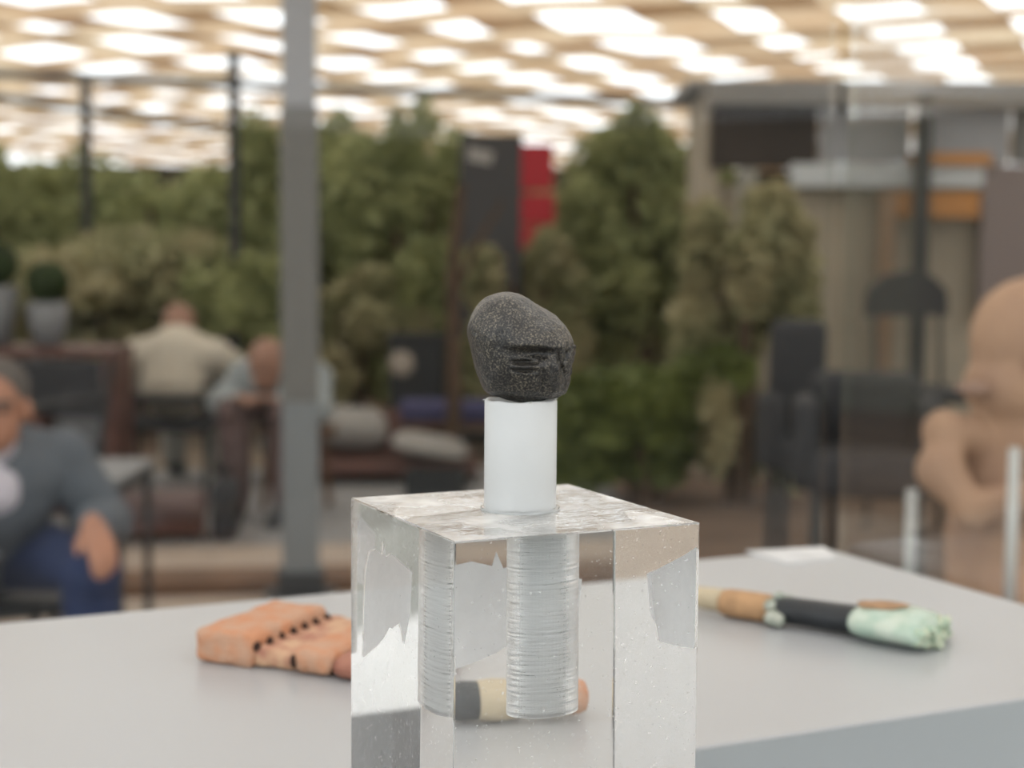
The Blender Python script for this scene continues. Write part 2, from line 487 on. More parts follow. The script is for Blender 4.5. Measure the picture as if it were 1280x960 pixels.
def hand(mb, wr, d, up, s=1.0, side=1):
    """palm and five bent fingers from wrist wr, pointing along d"""
    d = Vector(d).normalized(); up = Vector(up).normalized()
    x = d.cross(up).normalized() * side
    up = x.cross(d).normalized() * side
    wr = Vector(wr)
    for k in range(4):
        o = (k - 1.5) * .019 * s
        base = wr + d * .085 * s + x * o
        L = (.066, .078, .073, .056)[k] * s
        a1 = base + d * L * .5 - up * L * .1
        a2 = a1 + (d * .75 - up * .6).normalized() * L * .34
        a3 = a2 + (d * .35 - up * .9).normalized() * L * .26
        mb.limb([wr + x * o * .6, base], [.017 * s, .013 * s], 8)
        mb.limb([base, a1, a2, a3], [.0105 * s, .0095 * s, .009 * s, .008 * s], 8)
    tb = wr + d * .03 * s - x * .028 * s
    mb.limb([wr + d * .01 * s, tb, tb + (d * .6 - x * .6 - up * .3).normalized() * .035 * s, tb + (d * .85 - x * .5 - up * .4).normalized() * .062 * s], [.016 * s, .013 * s, .011 * s, .009 * s], 8)

def head(mb, c, d, s=1.0):
    """head centre c, facing d: skull, jaw, nose, ears, lips"""
    c = Vector(c); d = Vector(d).normalized()
    x = d.cross(Vector((0, 0, 1))).normalized(); up = x.cross(d).normalized()
    rot = Matrix((x, d, up)).transposed().to_quaternion()
    def pt(a, b, e): return c + (x * a + d * b + up * e) * s
    mb.ball(pt(0, -.012, .03), (.078 * s, .096 * s, .09 * s), rot=rot)
    mb.ball(pt(0, .022, -.04), (.062 * s, .068 * s, .08 * s), rot=rot)
    mb.limb([pt(0, .088, .012), pt(0, .108, -.028)], [.009 * s, .015 * s], 8)
    for q in (-1, 1): mb.ball(pt(q * .08, -.005, -.01), (.012 * s, .022 * s, .033 * s), rot=rot)
    mb.ball(pt(0, .078, -.066), (.026 * s, .016 * s, .010 * s), rot=rot)
    return pt, rot

def person(label, loc, rz, J, skin, hair, top_m, leg_m, face, shirt_front=None, sleeves=True, chair_ok=None):
    t = thing('person', label, 'person', loc, rz)
    V3 = {k: Vector(v) for k, v in J.items()}
    mb = MB()
    neck, hd = V3['neck'], V3['head']
    # continuous body
    mb.limb([V3['pelvis'], V3['waist'], V3['chest'], neck], [.15, .135, .15, .06], 14)
    mb.limb([neck, hd - (hd - neck) * .3], [.058, .055], 12)
    pt, rot = head(mb, hd, face)
    for s in 'lr':
        sg = 1 if s == 'r' else -1
        mb.limb([V3['chest'] + (V3[s + 'sh'] - V3['chest']) * .4, V3[s + 'sh'], V3[s + 'el'], V3[s + 'wr']], [.09, .062, .045, .030], 12)
        dv = V3[s + 'wr'] - V3[s + 'el']
        hd_dir = J.get(s + 'hd', tuple(dv))
        hand(mb, V3[s + 'wr'], hd_dir, J.get(s + 'up', (0, 0, 1)), 1.0, sg)
        mb.limb([V3['pelvis'] + (V3[s + 'hip'] - V3['pelvis']) * .5, V3[s + 'hip'], V3[s + 'kn'], V3[s + 'an']], [.12, .09, .06, .04], 12)
        f = Vector(J.get(s + 'ft', (0, 1, 0))).normalized()
        mb.limb([V3[s + 'an'] + Vector((0, 0, -.03)), V3[s + 'an'] + f * .10 + Vector((0, 0, -.045)), V3[s + 'an'] + f * .17 + Vector((0, 0, -.05))], [.038, .036, .028], 10)
    body = mb.build('body', skin, t, remesh=.008, smooth_it=3)
    # eyes, brows
    for q in (-1, 1):
        e = MB().ball(pt(q * .031, .076, .008), (.013, .008, .007), 10, 8, rot).build('eye', M['eye'], body, True)
        MB().limb([pt(q * .016, .086, .028), pt(q * .05, .072, .028)], .006, 6).build('eyebrow', hair, body, True)
    # hair cap
    hb = MB()
    hb.ball(pt(0, -.022, .045), (.086, .094, .086), rot=rot); hb.ball(pt(0, -.05, .0), (.08, .065, .075), rot=rot)
    hb.build('hair', hair, t, remesh=.008, smooth_it=2)
    # clothes
    sb = MB()
    sb.limb([V3['pelvis'] + Vector((0, 0, .02)), V3['waist'], V3['chest'], V3['chest'] + (neck - V3['chest']) * .7], [.178, .168, .18, .09], 16)
    for s in 'lr':
        m_ = V3[s + 'el'] + (V3[s + 'wr'] - V3[s + 'el']) * (.85 if sleeves else .15)
        sb.limb([V3['chest'] + (V3[s + 'sh'] - V3['chest']) * .5, V3[s + 'sh'], V3[s + 'el'], m_], [.125, .092, .072, .056], 14)
    sb.build('shirt' if shirt_front is None else 'jacket', top_m, t, remesh=.011, smooth_it=3)
    if shirt_front is not None:
        fd = Vector((face[0] * .3, 1, 0)).normalized()
        fb = MB()
        fb.limb([V3['waist'] + fd * .11 + Vector((0, 0, -.04)), V3['chest'] + fd * .115, neck + fd * .05], [.07, .082, .05], 12)
        fb.build('shirt', shirt_front, t, remesh=.009, smooth_it=2)
    lb = MB()
    for s in 'lr':
        m_ = V3[s + 'kn'] + (V3[s + 'an'] - V3[s + 'kn']) * .9
        lb.limb([V3['pelvis'], V3[s + 'hip'], V3[s + 'kn'], m_], [.16, .115, .085, .07], 14)
    lb.build('trousers', leg_m, t, remesh=.011, smooth_it=3)
    for s in 'lr':
        f = Vector(J.get(s + 'ft', (0, 1, 0))).normalized()
        an = V3[s + 'an']
        MB().limb([an + Vector((0, 0, -.02)), an + f * .10 + Vector((0, 0, -.04)), an + f * .175 + Vector((0, 0, -.045))], [.05, .046, .036], 12).build('shoe', M['dark'], t, True, remesh=.01, smooth_it=2)
    return t

SEAT = dict(pelvis=(0, 0, .56), waist=(0, .02, .74), chest=(0, .06, .95), neck=(0, .12, 1.10), head=(0, .22, 1.17),
            lsh=(-.19, .06, 1.02), rsh=(.19, .06, 1.02), lel=(-.27, .12, .78), rel=(.27, .12, .78), lwr=(-.20, .34, .68), rwr=(.20, .34, .68),
            lhip=(-.10, .06, .54), rhip=(.10, .06, .54), lkn=(-.13, .44, .54), rkn=(.13, .44, .54), lan=(-.13, .42, .09), ran=(.13, .42, .09))
# man in cream shirt, from behind
PY = 8.3
c = at(218, 500, PY)
J = dict(SEAT)
J.update(pelvis=(0, 0, .53), waist=(0, .02, .62), chest=(0, .06, .70), neck=(-.04, .17, .79), head=(-.05, .28, .845),
         lsh=(-.205, .06, .715), rsh=(.205, .06, .715), lel=(-.27, .12, .57), rel=(.33, .20, .62), lwr=(-.12, .36, .58), rwr=(.42, .44, .60), lup=(0, 0, 1), rup=(0, 0, 1))
person('person in a cream shirt seated with back turned in a black chair', (c.x, PY, .02), R(-4), J, M['skin_b'], M['skin_b'], M['shirt_w'], M['trouser_l'], (-.1, 1, -.5))
chair('garden_chair', 'black garden chair under the person in the cream shirt', (c.x - .02, PY + .0, .02), 0.0, w=.5, sh=.36, bh=.53)
# second person leaning in beside the first
PY2 = 7.5
c = at(322, 480, PY2)
J = dict(SEAT)
J.update(chest=(0, .16, .66), waist=(0, .06, .60), neck=(0, .28, .69), head=(0, .36, .745), lsh=(-.18, .2, .68), rsh=(.18, .2, .68), lel=(-.25, .32, .56), rel=(.25, .32, .56),
         lwr=(-.10, .46, .60), rwr=(.10, .46, .60))
person('person in a pale blue shirt leaning forward opposite the cream shirt', (c.x + .15, PY2 + .25, .0), R(165), J, M['skin_b'], M['skin_b'], M['shirt_b'], M['ottoman'], (.2, 1, -.35))
t = thing('stool', 'brown round stool under the person in the pale blue shirt', 'stool', (c.x + .15, PY2 + .25, 0))
MB().lathe([(.19, .385), (.2, .40), (.2, .425), (.19, .43)], 24).build('seat', M['timber'], t)
for k in range(4):
    a_ = k * math.pi / 2 + .4
    MB().tube([(.17 * math.cos(a_), .17 * math.sin(a_), 0), (.13 * math.cos(a_), .13 * math.sin(a_), .39)], .018, 8).build('leg', M['timber'], t)
# man at the left picture edge
PY3 = 4.1
c = at(22, 515, PY3)
J = dict(SEAT)
J.update(pelvis=(0, -.1, .50), waist=(0, .0, .60), chest=(.0, .1, .70), neck=(.0, .19, .82), head=(.01, .25, .915), lsh=(-.19, .1, .75), rsh=(.19, .1, .75),
         lel=(-.29, .18, .58), rel=(.27, .18, .56), lwr=(-.20, .40, .62), rwr=(.17, .40, .60),
         lhip=(-.1, -.04, .48), rhip=(.1, -.04, .48), lkn=(-.20, .36, .49), rkn=(.16, .36, .49), lan=(-.21, .34, .12), ran=(.17, .34, .12),
         rhd=(.05, 1, -.75), lhd=(-.05, 1, -.75))
person('seated person in a blue grey jacket and white shirt, hand on navy knee', (c.x - .15, PY3 + .18, -.03), R(208), J, M['skin'], M['hair'], M['jacket'], M['trouser_n'], (.35, 1, -.1), shirt_front=M['shirt_p'])
t = thing('stool', 'low dark stool under the person in the blue grey jacket', 'stool', (c.x - .205, PY3 + .30, .0), R(208))
MB().box((0, 0, .295), (.42, .36, .04), bev=.01).build('seat', M['dark'], t)
for sx in (-1, 1):
    for sy in (-1, 1): MB().tube([(sx * .18, sy * .15, 0), (sx * .17, sy * .14, .28)], .016, 8).build('leg', M['dark'], t)

# ------------------------------------------------------------------ ottoman and bag
OY = 6.8
c = at(188, 650, OY)
t = thing('bench_stool', 'low dusty brown padded bench on the sandy paving', 'bench', (c.x, OY + .1, .02), R(9))
zt = at(188, 625, OY).z
MB().box((0, 0, zt - .06), (.46, .30, .12), bev=.045, seg=3).build('cushion', M['ottoman'], t, True)
MB().box((0, 0, zt - .135), (.43, .27, .06), bev=.005).build('frame', M['redwood'], t)
for sx in (-1, 1):
    for sy in (-1, 1): MB().tube([(sx * .15, sy * .1, 0), (sx * .15, sy * .1, zt - .15)], .018, 8).build('leg', M['dark'], t)
c = at(250, 640, OY)
t = thing('shoulder_bag', 'small black bag standing against the end of the brown bench', 'bag', (c.x + .09, OY + .12, .02))
MB().box((0, 0, .13), (.10, .22, .26), bev=.03, seg=3).build('body', M['charcoal'], t, True)
MB().tube([(0, -.09, .25), (0, -.06, .33), (0, .06, .33), (0, .09, .25)], .008, 8).build('strap', M['dark'], t, True)

# ------------------------------------------------------------------ lounge with pale cushions
M['cushion'] = mat('pale_cushion', (0.34, 0.33, 0.31), 0.9, var=0.12, scale=8)
LY = 8.5
a, b = at(325, 590, LY), at(592, 590, LY)
zr = at(450, 586, LY).z
t = thing('wooden_daybed', 'low red brown wooden daybed behind the thick steel post', 'daybed', ((a.x + b.x) / 2, LY + .35, .02), R(4))
wd = b.x - a.x
MB().box((0, 0, zr - .03), (wd, .7, .06), bev=.008).build('rail', M['redwood'], t)
MB().box((-.16, .30, zr + .12), (wd * .55, .05, .24), Euler((R(-8), 0, 0)), bev=.01).build('backrest', M['redwood'], t)
for sx in (-1, 1):
    for sy in (-1, 1): MB().box((sx * (wd / 2 - .05), sy * .3, (zr - .06) / 2), (.06, .06, zr - .06)).build('leg', M['dark'], t)
def cushion(label, c, s, rot):
    mb = MB()
    mb.ball((0, 0, 0), (1, 1, 1), 28, 18)
    for v in mb.bm.verts:
        q = v.co
        f = lambda a: math.copysign(abs(a) ** .55, a)
        v.co = Vector((f(q.x) * s[0], f(q.y) * s[1], q.z * s[2] * (1 - .25 * (abs(q.x) ** 4 + abs(q.y) ** 4))))
    o = mb.build('cushion', M['cushion'], None, True)
    o.location = c; o.rotation_euler = rot
    return tag(o, label, 'cushion', 'cushions on the daybed')
zs = .02 + zr
p1 = at(430, 520, LY); p2 = at(535, 560, LY); p3 = at(345, 540, LY)
cushion('domed pale cushion propped at the middle of the daybed', (p1.x, LY + .42, zs + .155), (.20, .13, .10), (R(38), R(4), R(3)))
cushion('flat pale cushion sloping down at the open end of the daybed', (p2.x, LY + .25, zs + .075), (.22, .2, .055), (R(4), R(10), R(2)))
cushion('grey blue cushion at the post end of the daybed', (p3.x, LY + .22, zs + .10), (.13, .11, .09), (R(10), 0, R(8)))
c = at(545, 600, 8.1)
t = thing('crate', 'small dark crate on the paving in front of the daybed', 'crate', (c.x, 8.12, .02), R(-6))
MB().box((0, 0, .012), (.30, .2, .024)).build('bottom', M['dark'], t)
for s in (-1, 1):
    MB().box((0, s * .095, .085), (.30, .012, .12)).build('side', M['dark'], t)
    MB().box((s * .145, 0, .085), (.012, .19, .12)).build('end', M['dark'], t)

# blue bench and dark box with a pale disc
BY = 9.6
a, b = at(498, 515, BY), at(640, 515, BY)
zb = at(550, 505, BY).z
M['blue'] = mat('violet_blue_cushion', (0.075, 0.075, 0.17), 0.8, var=0.15, scale=10)
t = thing('blue_bench', 'violet blue bench seat behind the white peg', 'bench', ((a.x + b.x) / 2, BY + .2, 0))
wd = b.x - a.x
MB().box((0, 0, zb - .06), (wd, .38, .12), bev=.025, seg=3).build('cushion', M['blue'], t, True)
MB().box((0, 0, zb - .14), (wd, .36, .04)).build('board', M['timber'], t)
for sx in (-1, 1): MB().box((sx * wd * .42, 0, (zb - .16) / 2), (.06, .34, zb - .16)).build('leg', M['timber'], t)
strip('floor_path', (560, 590), (560, 528), 0.016, mat('tan_path', (0.24, 0.19, 0.14), 0.9, var=.2, scale=3), x0=-2.2, x1=.5)
DY = 10.2
c = at(520, 470, DY)
zt = at(520, 425, DY).z
t = thing('dark_cupboard', 'dark outdoor cupboard with a pale round disc on its front', 'cupboard', (c.x, DY + .2, 0))
MB().box((0, 0, zt / 2), (.36, .36, zt), bev=.01).build('body', M['dark'], t)
MB().box((0, 0, zt + .012), (.40, .40, .024), bev=.004).build('lid', M['charcoal'], t)
dd = at(502, 455, DY)
mb = MB(); mb.lathe([(.07, 0), (.083, .004), (.083, .012), (.06, .02)], 28)
o = mb.build('disc', mat('pale_disc', (0.42, 0.37, 0.31), .6), t, True)
o.location = (dd.x - c.x, -.181, dd.z); o.rotation_euler = (R(90), 0, 0)

# ------------------------------------------------------------------ banner
NY = 10.8
a, b = at(575, 170, NY), at(652, 400, NY)
t = thing('banner_stand', 'tall dark banner with a red strip and a white patch between the trees', 'banner', ((a.x + b.x) / 2, NY, 0))
wd = b.x - a.x; zt = at(610, 168, NY).z
MB().box((0, 0, zt / 2 + .05), (wd, .03, zt - .1)).build('panel', M['blackboard'], t)
M['red'] = mat('red_print', (0.50, 0.02, 0.035), 0.6)
for y0, y1, w_ in ((180, 238, 40), (242, 280, 42), (282, 312, 26)):
    z0_, z1_ = at(660, y1, NY).z, at(660, y0, NY).z
    ww = w_ / F_PX * NY
    MB().box((wd / 2 - .012 + ww / 2, -.004, (z0_ + z1_) / 2), (ww, .04, z1_ - z0_), bev=.01).build('red_panel', M['red'], t)
q = at(600, 195, NY)
MB().box((q.x - t.location.x, -.02, q.z), (.17, .012, .085), Euler((0, R(12), 0))).build('white_patch', mat('white_patch', (0.45, 0.44, 0.42), .6), t)
MB().box((0, 0, .025), (wd * 1.2, .4, .05), bev=.008).build('foot', M['dark'], t)

# ------------------------------------------------------------------ kiosk at right
KY = 9.0
def kx(px): return at(px, 300, KY).x
def kz(py, px=1130): return at(px, py, KY).z
x0, x1 = kx(880), kx(1420)
cx = (x0 + x1) / 2
t = thing('kiosk', 'grey kiosk with pale window panels and orange signs under the canopy', 'kiosk', (cx, KY, 0))
M['fascia'] = mat('fascia_grey', (0.28, 0.27, 0.25), .6, var=.15, scale=2)
M['kdark'] = mat('dark_brown_board', (0.055, 0.042, 0.036), .7, var=.3, scale=2)
M['kpanel'] = mat('frosted_panel', (0.36, 0.37, 0.39), .4)
M['kwhite'] = mat('pale_blue_band', (0.64, 0.69, 0.71), .5)
M['orange'] = mat('orange_sign', (0.60, 0.27, 0.07), .5, var=.2, scale=4)
M['ktan'] = mat('tan_wall', (0.50, 0.445, 0.35), .8, var=.15, scale=2)
ztop = kz(112)
def kb(name, pxa, pxb, pya, pyb, m, y=0.0, d=.08, bev=0.0):
    xa, xb = kx(pxa), kx(pxb); za, zb_ = kz(pyb), kz(pya)
    return MB().box(((xa + xb) / 2 - cx, y, (za + zb_) / 2), (xb - xa, d, zb_ - za), bev=bev).build(name, m, t)
kb('wall', 885, 1420, 232, 650, M['ktan'], .12, .1)
MB().box((0, .3, kz(232) / 2 - .05), (x1 - x0, .1, kz(232) * .0 + .3)).build('plinth_board', M['kdark'], t)
kb('fascia_board', 880, 1420, 105, 136, M['fascia'], -.1, .12, .01)
kb('upper_board', 885, 1018, 136, 212, M['kdark'], 0)
kb('window_panel', 1022, 1132, 134, 204, M['kpanel'], 0)
kb('window_panel', 1146, 1255, 134, 204, M['kpanel'], 0)
kb('window_panel', 1262, 1420, 134, 204, M['steel_mid'], 0)
kb('sill_band', 985, 1222, 206, 234, M['kwhite'], -.04)
kb('shade_board', 1222, 1420, 206, 400, mat('mauve_board', (.27, .225, .215), .7), -.02)
kb('sign', 1128, 1228, 192, 207, M['orange'], -.10, .03)
kb('sign', 1108, 1216, 240, 272, M['orange'], -.10, .03)
kb('post', 1130, 1147, 120, 700, M['dark'], -.2, .09)
kb('timber_post', 1094, 1112, 240, 560, mat('tan_post', (.36, .23, .14), .7), -.08, .08)
kb('pale_post', 918, 940, 214, 640, mat('pale_post', (.34, .34, .30), .6), -.12, .06)
MB().box((0, .55, ztop + .03), (x1 - x0 + .2, 1.0, .05)).build('roof_sheet', M['fascia'], t)
# sides so that it is a body, not a front
for s in (-1, 1):
    MB().box((s * ((x1 - x0) / 2 - .04), .45, ztop / 2), (.08, .9, ztop)).build('side_wall', M['ktan'], t)

# dark armchairs in front of the kiosk
def armchair(label, px, Y, zs_, zb_, w, rz):
    q = at(px, 500, Y)
    t = thing('armchair', label, 'armchair', (q.x, Y, 0), R(rz), 'dark armchairs near the kiosk')
    MB().box((0, 0, zs_ - .08), (w, w, .16), bev=.04, seg=3).build('seat', M['charcoal'], t, True)
    MB().box((0, -w * .48, (zs_ + zb_) / 2), (w * .95, .12, zb_ - zs_ + .1), Euler((R(-6), 0, 0)), bev=.05, seg=3).build('backrest', M['charcoal'], t, True)
    for sx in (-1, 1):
        MB().box((sx * w * .52, -.02, zs_ + .02), (.09, w * .9, .32), bev=.035, seg=3).build('armrest', M['charcoal'], t, True)
        for sy in (-1, 1): MB().tube([(sx * w * .42, sy * w * .4, 0), (sx * w * .4, sy * w * .38, zs_ - .15)], .02, 8).build('leg', M['dark'], t)
q = at(1162, 400, 7.2)
bz0, bz1 = at(1162, 402, 7.2).z, at(1162, 340, 7.2).z
t = thing('bar_chair', 'tall dark bar chair with a curved back pad beside the black kiosk post', 'chair', (q.x, 7.2, 0), R(196))
MB().box((0, 0, .66), (.42, .40, .06), bev=.025, seg=3).build('seat', M['charcoal'], t, True)
mb = MB()
mb.prism([(-.21, bz0 + .02), (.21, bz0 + .02), (.20, bz1 - .09), (.12, bz1 - .02), (0, bz1), (-.12, bz1 - .02), (-.20, bz1 - .09)], -.23, -.185)
mb.build('back_pad', M['charcoal'], t)
for sx in (-1, 1):
    MB().tube([(sx * .17, -.17, .66), (sx * .17, -.205, bz0 + .08)], .012, 8).build('back_post', M['dark'], t)
    for sy in (-1, 1): MB().tube([(sx * .20, sy * .19, 0), (sx * .16, sy * .15, .64)], .014, 8).build('leg', M['dark'], t)
    MB().tube([(sx * .19, -.18, .22), (sx * .19, .18, .22)], .01, 8).build('footrest', M['dark'], t)
armchair('dark low armchair on the brown ground behind the terracotta figure', 1085, 5.6, at(1085, 560, 5.6).z, at(1085, 500, 5.6).z + .04, .42, 170)
armchair('dark slim armchair beside the glass case corner', 1005, 6.6, at(1005, 545, 6.6).z, at(1005, 415, 6.6).z, .26, 185)

# ------------------------------------------------------------------ neighbouring plinth with the terracotta figure
SY = 2.25
M['terra'] = mat('pale_terracotta', (0.50, 0.315, 0.20), .8, col2=(0.40, .25, .17), scale=9, bump=.3, bscale=40)
M['terra_p'] = mat('pinkish_terracotta', (0.30, 0.20, 0.165), .8, col2=(.37, .235, .17), scale=7)
fc = at(1282, 560, SY)
zb = at(1250, 768, SY).z
ztp = at(1250, 350, SY).z
H = ztp - zb
t = thing('museum_pedestal', 'red brown pedestal under the terracotta figure', 'pedestal', (fc.x, SY, 0), ROTZ)
M['pedestal'] = mat('red_brown_pedestal', (.17, .095, .065), .6, var=.2, scale=4)
MB().box((0, 0, zb - .02), (.62, .44, .04), bev=.004).build('top_board', M['pedestal'], t)
MB().box((0, 0, (zb - .04) / 2), (.58, .40, zb - .04), bev=.004).build('body', M['pedestal'], t)
t = thing('terracotta_figure', 'pale terracotta figure with domed head and bent arms on the brown pedestal', 'sculpture', (fc.x, SY, zb), R(14))
k = SY / F_PX
mb = MB()
mb.ball((0.0, 0, H - .085), (.085, .08, .09), 24, 16)
mb.ball((0.0, 0, H - .15), (.092, .085, .07), 24, 16)
mb.limb([(0, 0, H - .19), (0, 0, H - .24)], [.07, .075])
mb.ball((0, 0, H - .30), (.10, .075, .10), 24, 16)
mb.ball((0, .0, .13), (.115, .08, .12), 24, 16)
mb.tube([(0, 0, .001), (0, 0, .13)], [.105, .11], 20)
for s in (-1, 1):
    mb.limb([(s * .085, 0, H - .225), (s * .135, -.01, .27), (s * .152, -.03, .22), (s * .125, -.07, .17), (s * .05, -.095, .19)], [.035, .034, .036, .03, .022], 14)
    mb.limb([(s * .05, -.05, .06), (s * .07, -.10, .04), (s * .06, -.13, .03)], [.05, .035, .025], 12)
mb.limb([(0, -.075, H - .10), (0, -.10, H - .135)], [.010, .018], 10)
fb_ = mb.build('body', M['terra'], t, remesh=.007, smooth_it=3)
mb = MB()
mb.box((.01, -.085, .19), (.10, .05, .16), bev=.02, seg=3); mb.build('apron', M['terra_p'], t, True)
MB().ball((-.0, -.078, H - .165), (.03, .018, .013), 16, 10).build('teeth', mat('white_inlay', (.62, .60, .55), .5), fb_, True)
for s in (-1, 1):
    MB().ball((s * .034, -.076, H - .115), (.017, .01, .012), 14, 10).build('eye', M['terra_p'], fb_, True)
    MB().lathe([(.012, 0), (.026, .004), (.026, .012), (.012, .016)], 20).build('ear_disc', M['terra_p'], fb_, True).location = (s * .097, -.02, H - .16)
for px, y0, y1, lab in ((1137, 612, 700, 'short white acrylic rod beside the arm of the terracotta figure'),
                        (1262, 560, 745, 'tall white acrylic rod in front of the terracotta figure')):
    q = at(px, y1, SY - .16)
    zq = at(px, y0, SY - .16).z
    t = thing('support_rod', lab, 'rod', (q.x, q.y, zb), group='acrylic rods on the brown pedestal')
    MB().tube([(0, 0, .004), (0, 0, zq - zb)], .0075, 14).build('rod', mat('milky_rod', (.6, .62, .6), .3), t, True)
    MB().lathe([(.014, 0), (.014, .004), (.008, .005)], 18).build('foot', M['steel_light'], t)

# ================================================================== DISPLAY CASE
P0 = Vector((-0.0156, 0.4308, CAM_H - 0.0804))       # front top corner of the block
BA, BB = 0.08, 0.0849                                  # block sides
ZT = CAM_H - 0.1859                                    # raised table top
ZL = CAM_H - 0.262                                     # lower shelf
E = Vector((0.1994, 0.9852, 0))                        # back right corner of the table
FV = 0.3104
def uv(u, v, z=0.0): return U * u + V * v + Vector((0, 0, z))
Eu, Ev = E.dot(U), E.dot(V)
M['table'] = mat('grey_white_laminate', (0.455, 0.465, 0.475), .28, var=.03, scale=6)
M['table_edge'] = mat('grey_blue_laminate', (0.44, 0.475, 0.49), .35, var=.03, scale=6)
CU = -0.62                                            # left end of the case
case = thing('display_case', 'grey white museum display case with clear glass sides', 'display case', uv((Eu + CU) / 2, Ev - .26, 0), ROTZ)
hu = (Eu - CU) / 2
mb = MB(); mb.box((0, .26 - FV / 2, (ZT + ZL) / 2), (2 * hu, FV, ZT - ZL), bev=.0012, seg=2); rt = mb.build('raised_platform', M['table'], case)
rt.data.materials.append(M['table_edge'])
for pgn in rt.data.polygons:
    if abs(pgn.normal.z) < .3: pgn.material_index = 1
MB().box((0, -.0715, ZL - .02), (2 * hu, .663, .04), bev=.0012).build('shelf', M['table'], case)
MB().box((0, -.315, ZL + .0008), (2 * hu - .004, .17, .0016)).build('added_dark_strip', mat('dark_grey_strip', (.05, .052, .055), .9, var=.2, scale=60), case)  # unseen strip added to darken the view through the block
MB().box((0, -.0715, (ZL - .04) / 2), (2 * hu - .04, .62, ZL - .04), bev=.003).build('cabinet_body', M['table_edge'], case)
M['glass'] = glassmat('clear_glass', (.975, .985, .985), .65)
M['glass_side'] = glassmat('clear_side_glass', (.975, .985, .985), .35)
M['glass_edge'] = glassmat('green_glass_edge', (.93, .96, .955), .12)
GT = .008
def pane(c, s):
    o = MB().box(c, s).build('glass_pane', M['glass'], case)
    o.data.materials.append(M['glass_edge'])
    ax = 0 if s[0] < s[1] else 1
    if ax == 0: o.data.materials[0] = M['glass_side']
    for p_ in o.data.polygons:
        if abs(p_.normal[ax]) < .5: p_.material_index = 1
    return o
ZG = ZT + .62
pane((0, .26 + GT / 2 + .001, (ZL + ZG) / 2), (2 * hu, GT, ZG - ZL))
pane((hu + GT / 2 + .001, -.0715, (ZL + ZG) / 2), (GT, .663, ZG - ZL))
pane((-hu - GT / 2 - .001, -.0715, (ZL + ZG) / 2), (GT, .663, ZG - ZL))

# white card at the far corner of the table
def tz(px, py): return onz(px, py, ZT)
qs = [tz(932, 690), tz(1030, 685.5), tz(1046, 699), tz(985, 706)]
mb = MB()
lo = [mb.bm.verts.new((q.x, q.y, ZT)) for q in qs]; hi = [mb.bm.verts.new((q.x, q.y, ZT + .0012)) for q in qs]
mb.bm.faces.new(hi); mb.bm.faces.new(lo[::-1])
for k in range(4): mb.bm.faces.new((lo[k], lo[(k + 1) % 4], hi[(k + 1) % 4], hi[k]))
M['card'] = mat('white_card', (.75, .75, .75), .5, col2=(.58, .58, .58), scale=25, mix_lo=.5, mix_hi=.7)
tag(mb.build('label_card', M['card']), 'white card lying at the back corner of the case', 'card')

# ------------------------------------------------------------------ acrylic mount
BZ = P0.z - ZL
bc = P0 + U * (BA / 2) + V * (BB / 2)
mount = thing('acrylic_mount', 'clear acrylic block with a white peg holding the stone head', 'display mount', (bc.x, bc.y, ZL), ROTZ)
def acrylic(name, rough=0.0, bump=0.0, bscale=60.0, stretch=None, haze=0.0, specks=True):
    m = bpy.data.materials.new(name); m.use_nodes = True
    nt = m.node_tree; b = nt.nodes['Principled BSDF']; L_ = nt.links.new
    b.inputs['Base Color'].default_value = (.985, .99, .985, 1)
    b.inputs['Roughness'].default_value = rough
    b.inputs['IOR'].default_value = 1.49
    b.inputs['Transmission Weight'].default_value = 1.0
    tc = nt.nodes.new('ShaderNodeTexCoord')
    if bump:
        mp = nt.nodes.new('ShaderNodeMapping')
        if stretch: mp.inputs['Scale'].default_value = stretch
        n = nt.nodes.new('ShaderNodeTexNoise'); n.inputs['Scale'].default_value = bscale; n.inputs['Detail'].default_value = 3
        bp = nt.nodes.new('ShaderNodeBump'); bp.inputs['Strength'].default_value = bump; bp.inputs['Distance'].default_value = .0006
        L_(tc.outputs['Object'], mp.inputs[0]); L_(mp.outputs[0], n.inputs['Vector'])
        L_(n.outputs[0], bp.inputs['Height']); L_(bp.outputs[0], b.inputs['Normal'])
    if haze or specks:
        # white diffuse: scuffs and dust, plus bright canopy reflection painted on the top
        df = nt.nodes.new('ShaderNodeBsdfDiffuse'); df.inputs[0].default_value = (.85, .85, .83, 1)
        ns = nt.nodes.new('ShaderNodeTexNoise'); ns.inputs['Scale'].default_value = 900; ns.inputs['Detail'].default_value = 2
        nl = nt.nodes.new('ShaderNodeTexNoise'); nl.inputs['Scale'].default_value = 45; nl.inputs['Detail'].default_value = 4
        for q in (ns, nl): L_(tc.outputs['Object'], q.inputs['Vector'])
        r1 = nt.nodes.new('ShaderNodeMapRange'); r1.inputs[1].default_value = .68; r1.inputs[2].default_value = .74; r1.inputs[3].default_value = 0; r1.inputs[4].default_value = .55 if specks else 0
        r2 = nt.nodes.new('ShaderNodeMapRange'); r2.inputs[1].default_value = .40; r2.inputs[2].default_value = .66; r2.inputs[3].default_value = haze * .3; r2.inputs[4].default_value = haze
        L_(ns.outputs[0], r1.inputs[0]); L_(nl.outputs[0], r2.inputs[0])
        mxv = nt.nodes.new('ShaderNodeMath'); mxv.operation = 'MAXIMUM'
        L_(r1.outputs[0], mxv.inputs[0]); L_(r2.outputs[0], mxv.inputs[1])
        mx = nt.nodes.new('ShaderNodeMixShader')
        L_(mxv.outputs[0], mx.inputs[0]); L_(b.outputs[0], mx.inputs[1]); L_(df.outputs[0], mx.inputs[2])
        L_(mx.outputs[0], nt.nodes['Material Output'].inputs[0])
    return m
M['acrylic'] = acrylic('clear_acrylic', 0.0, haze=.03)
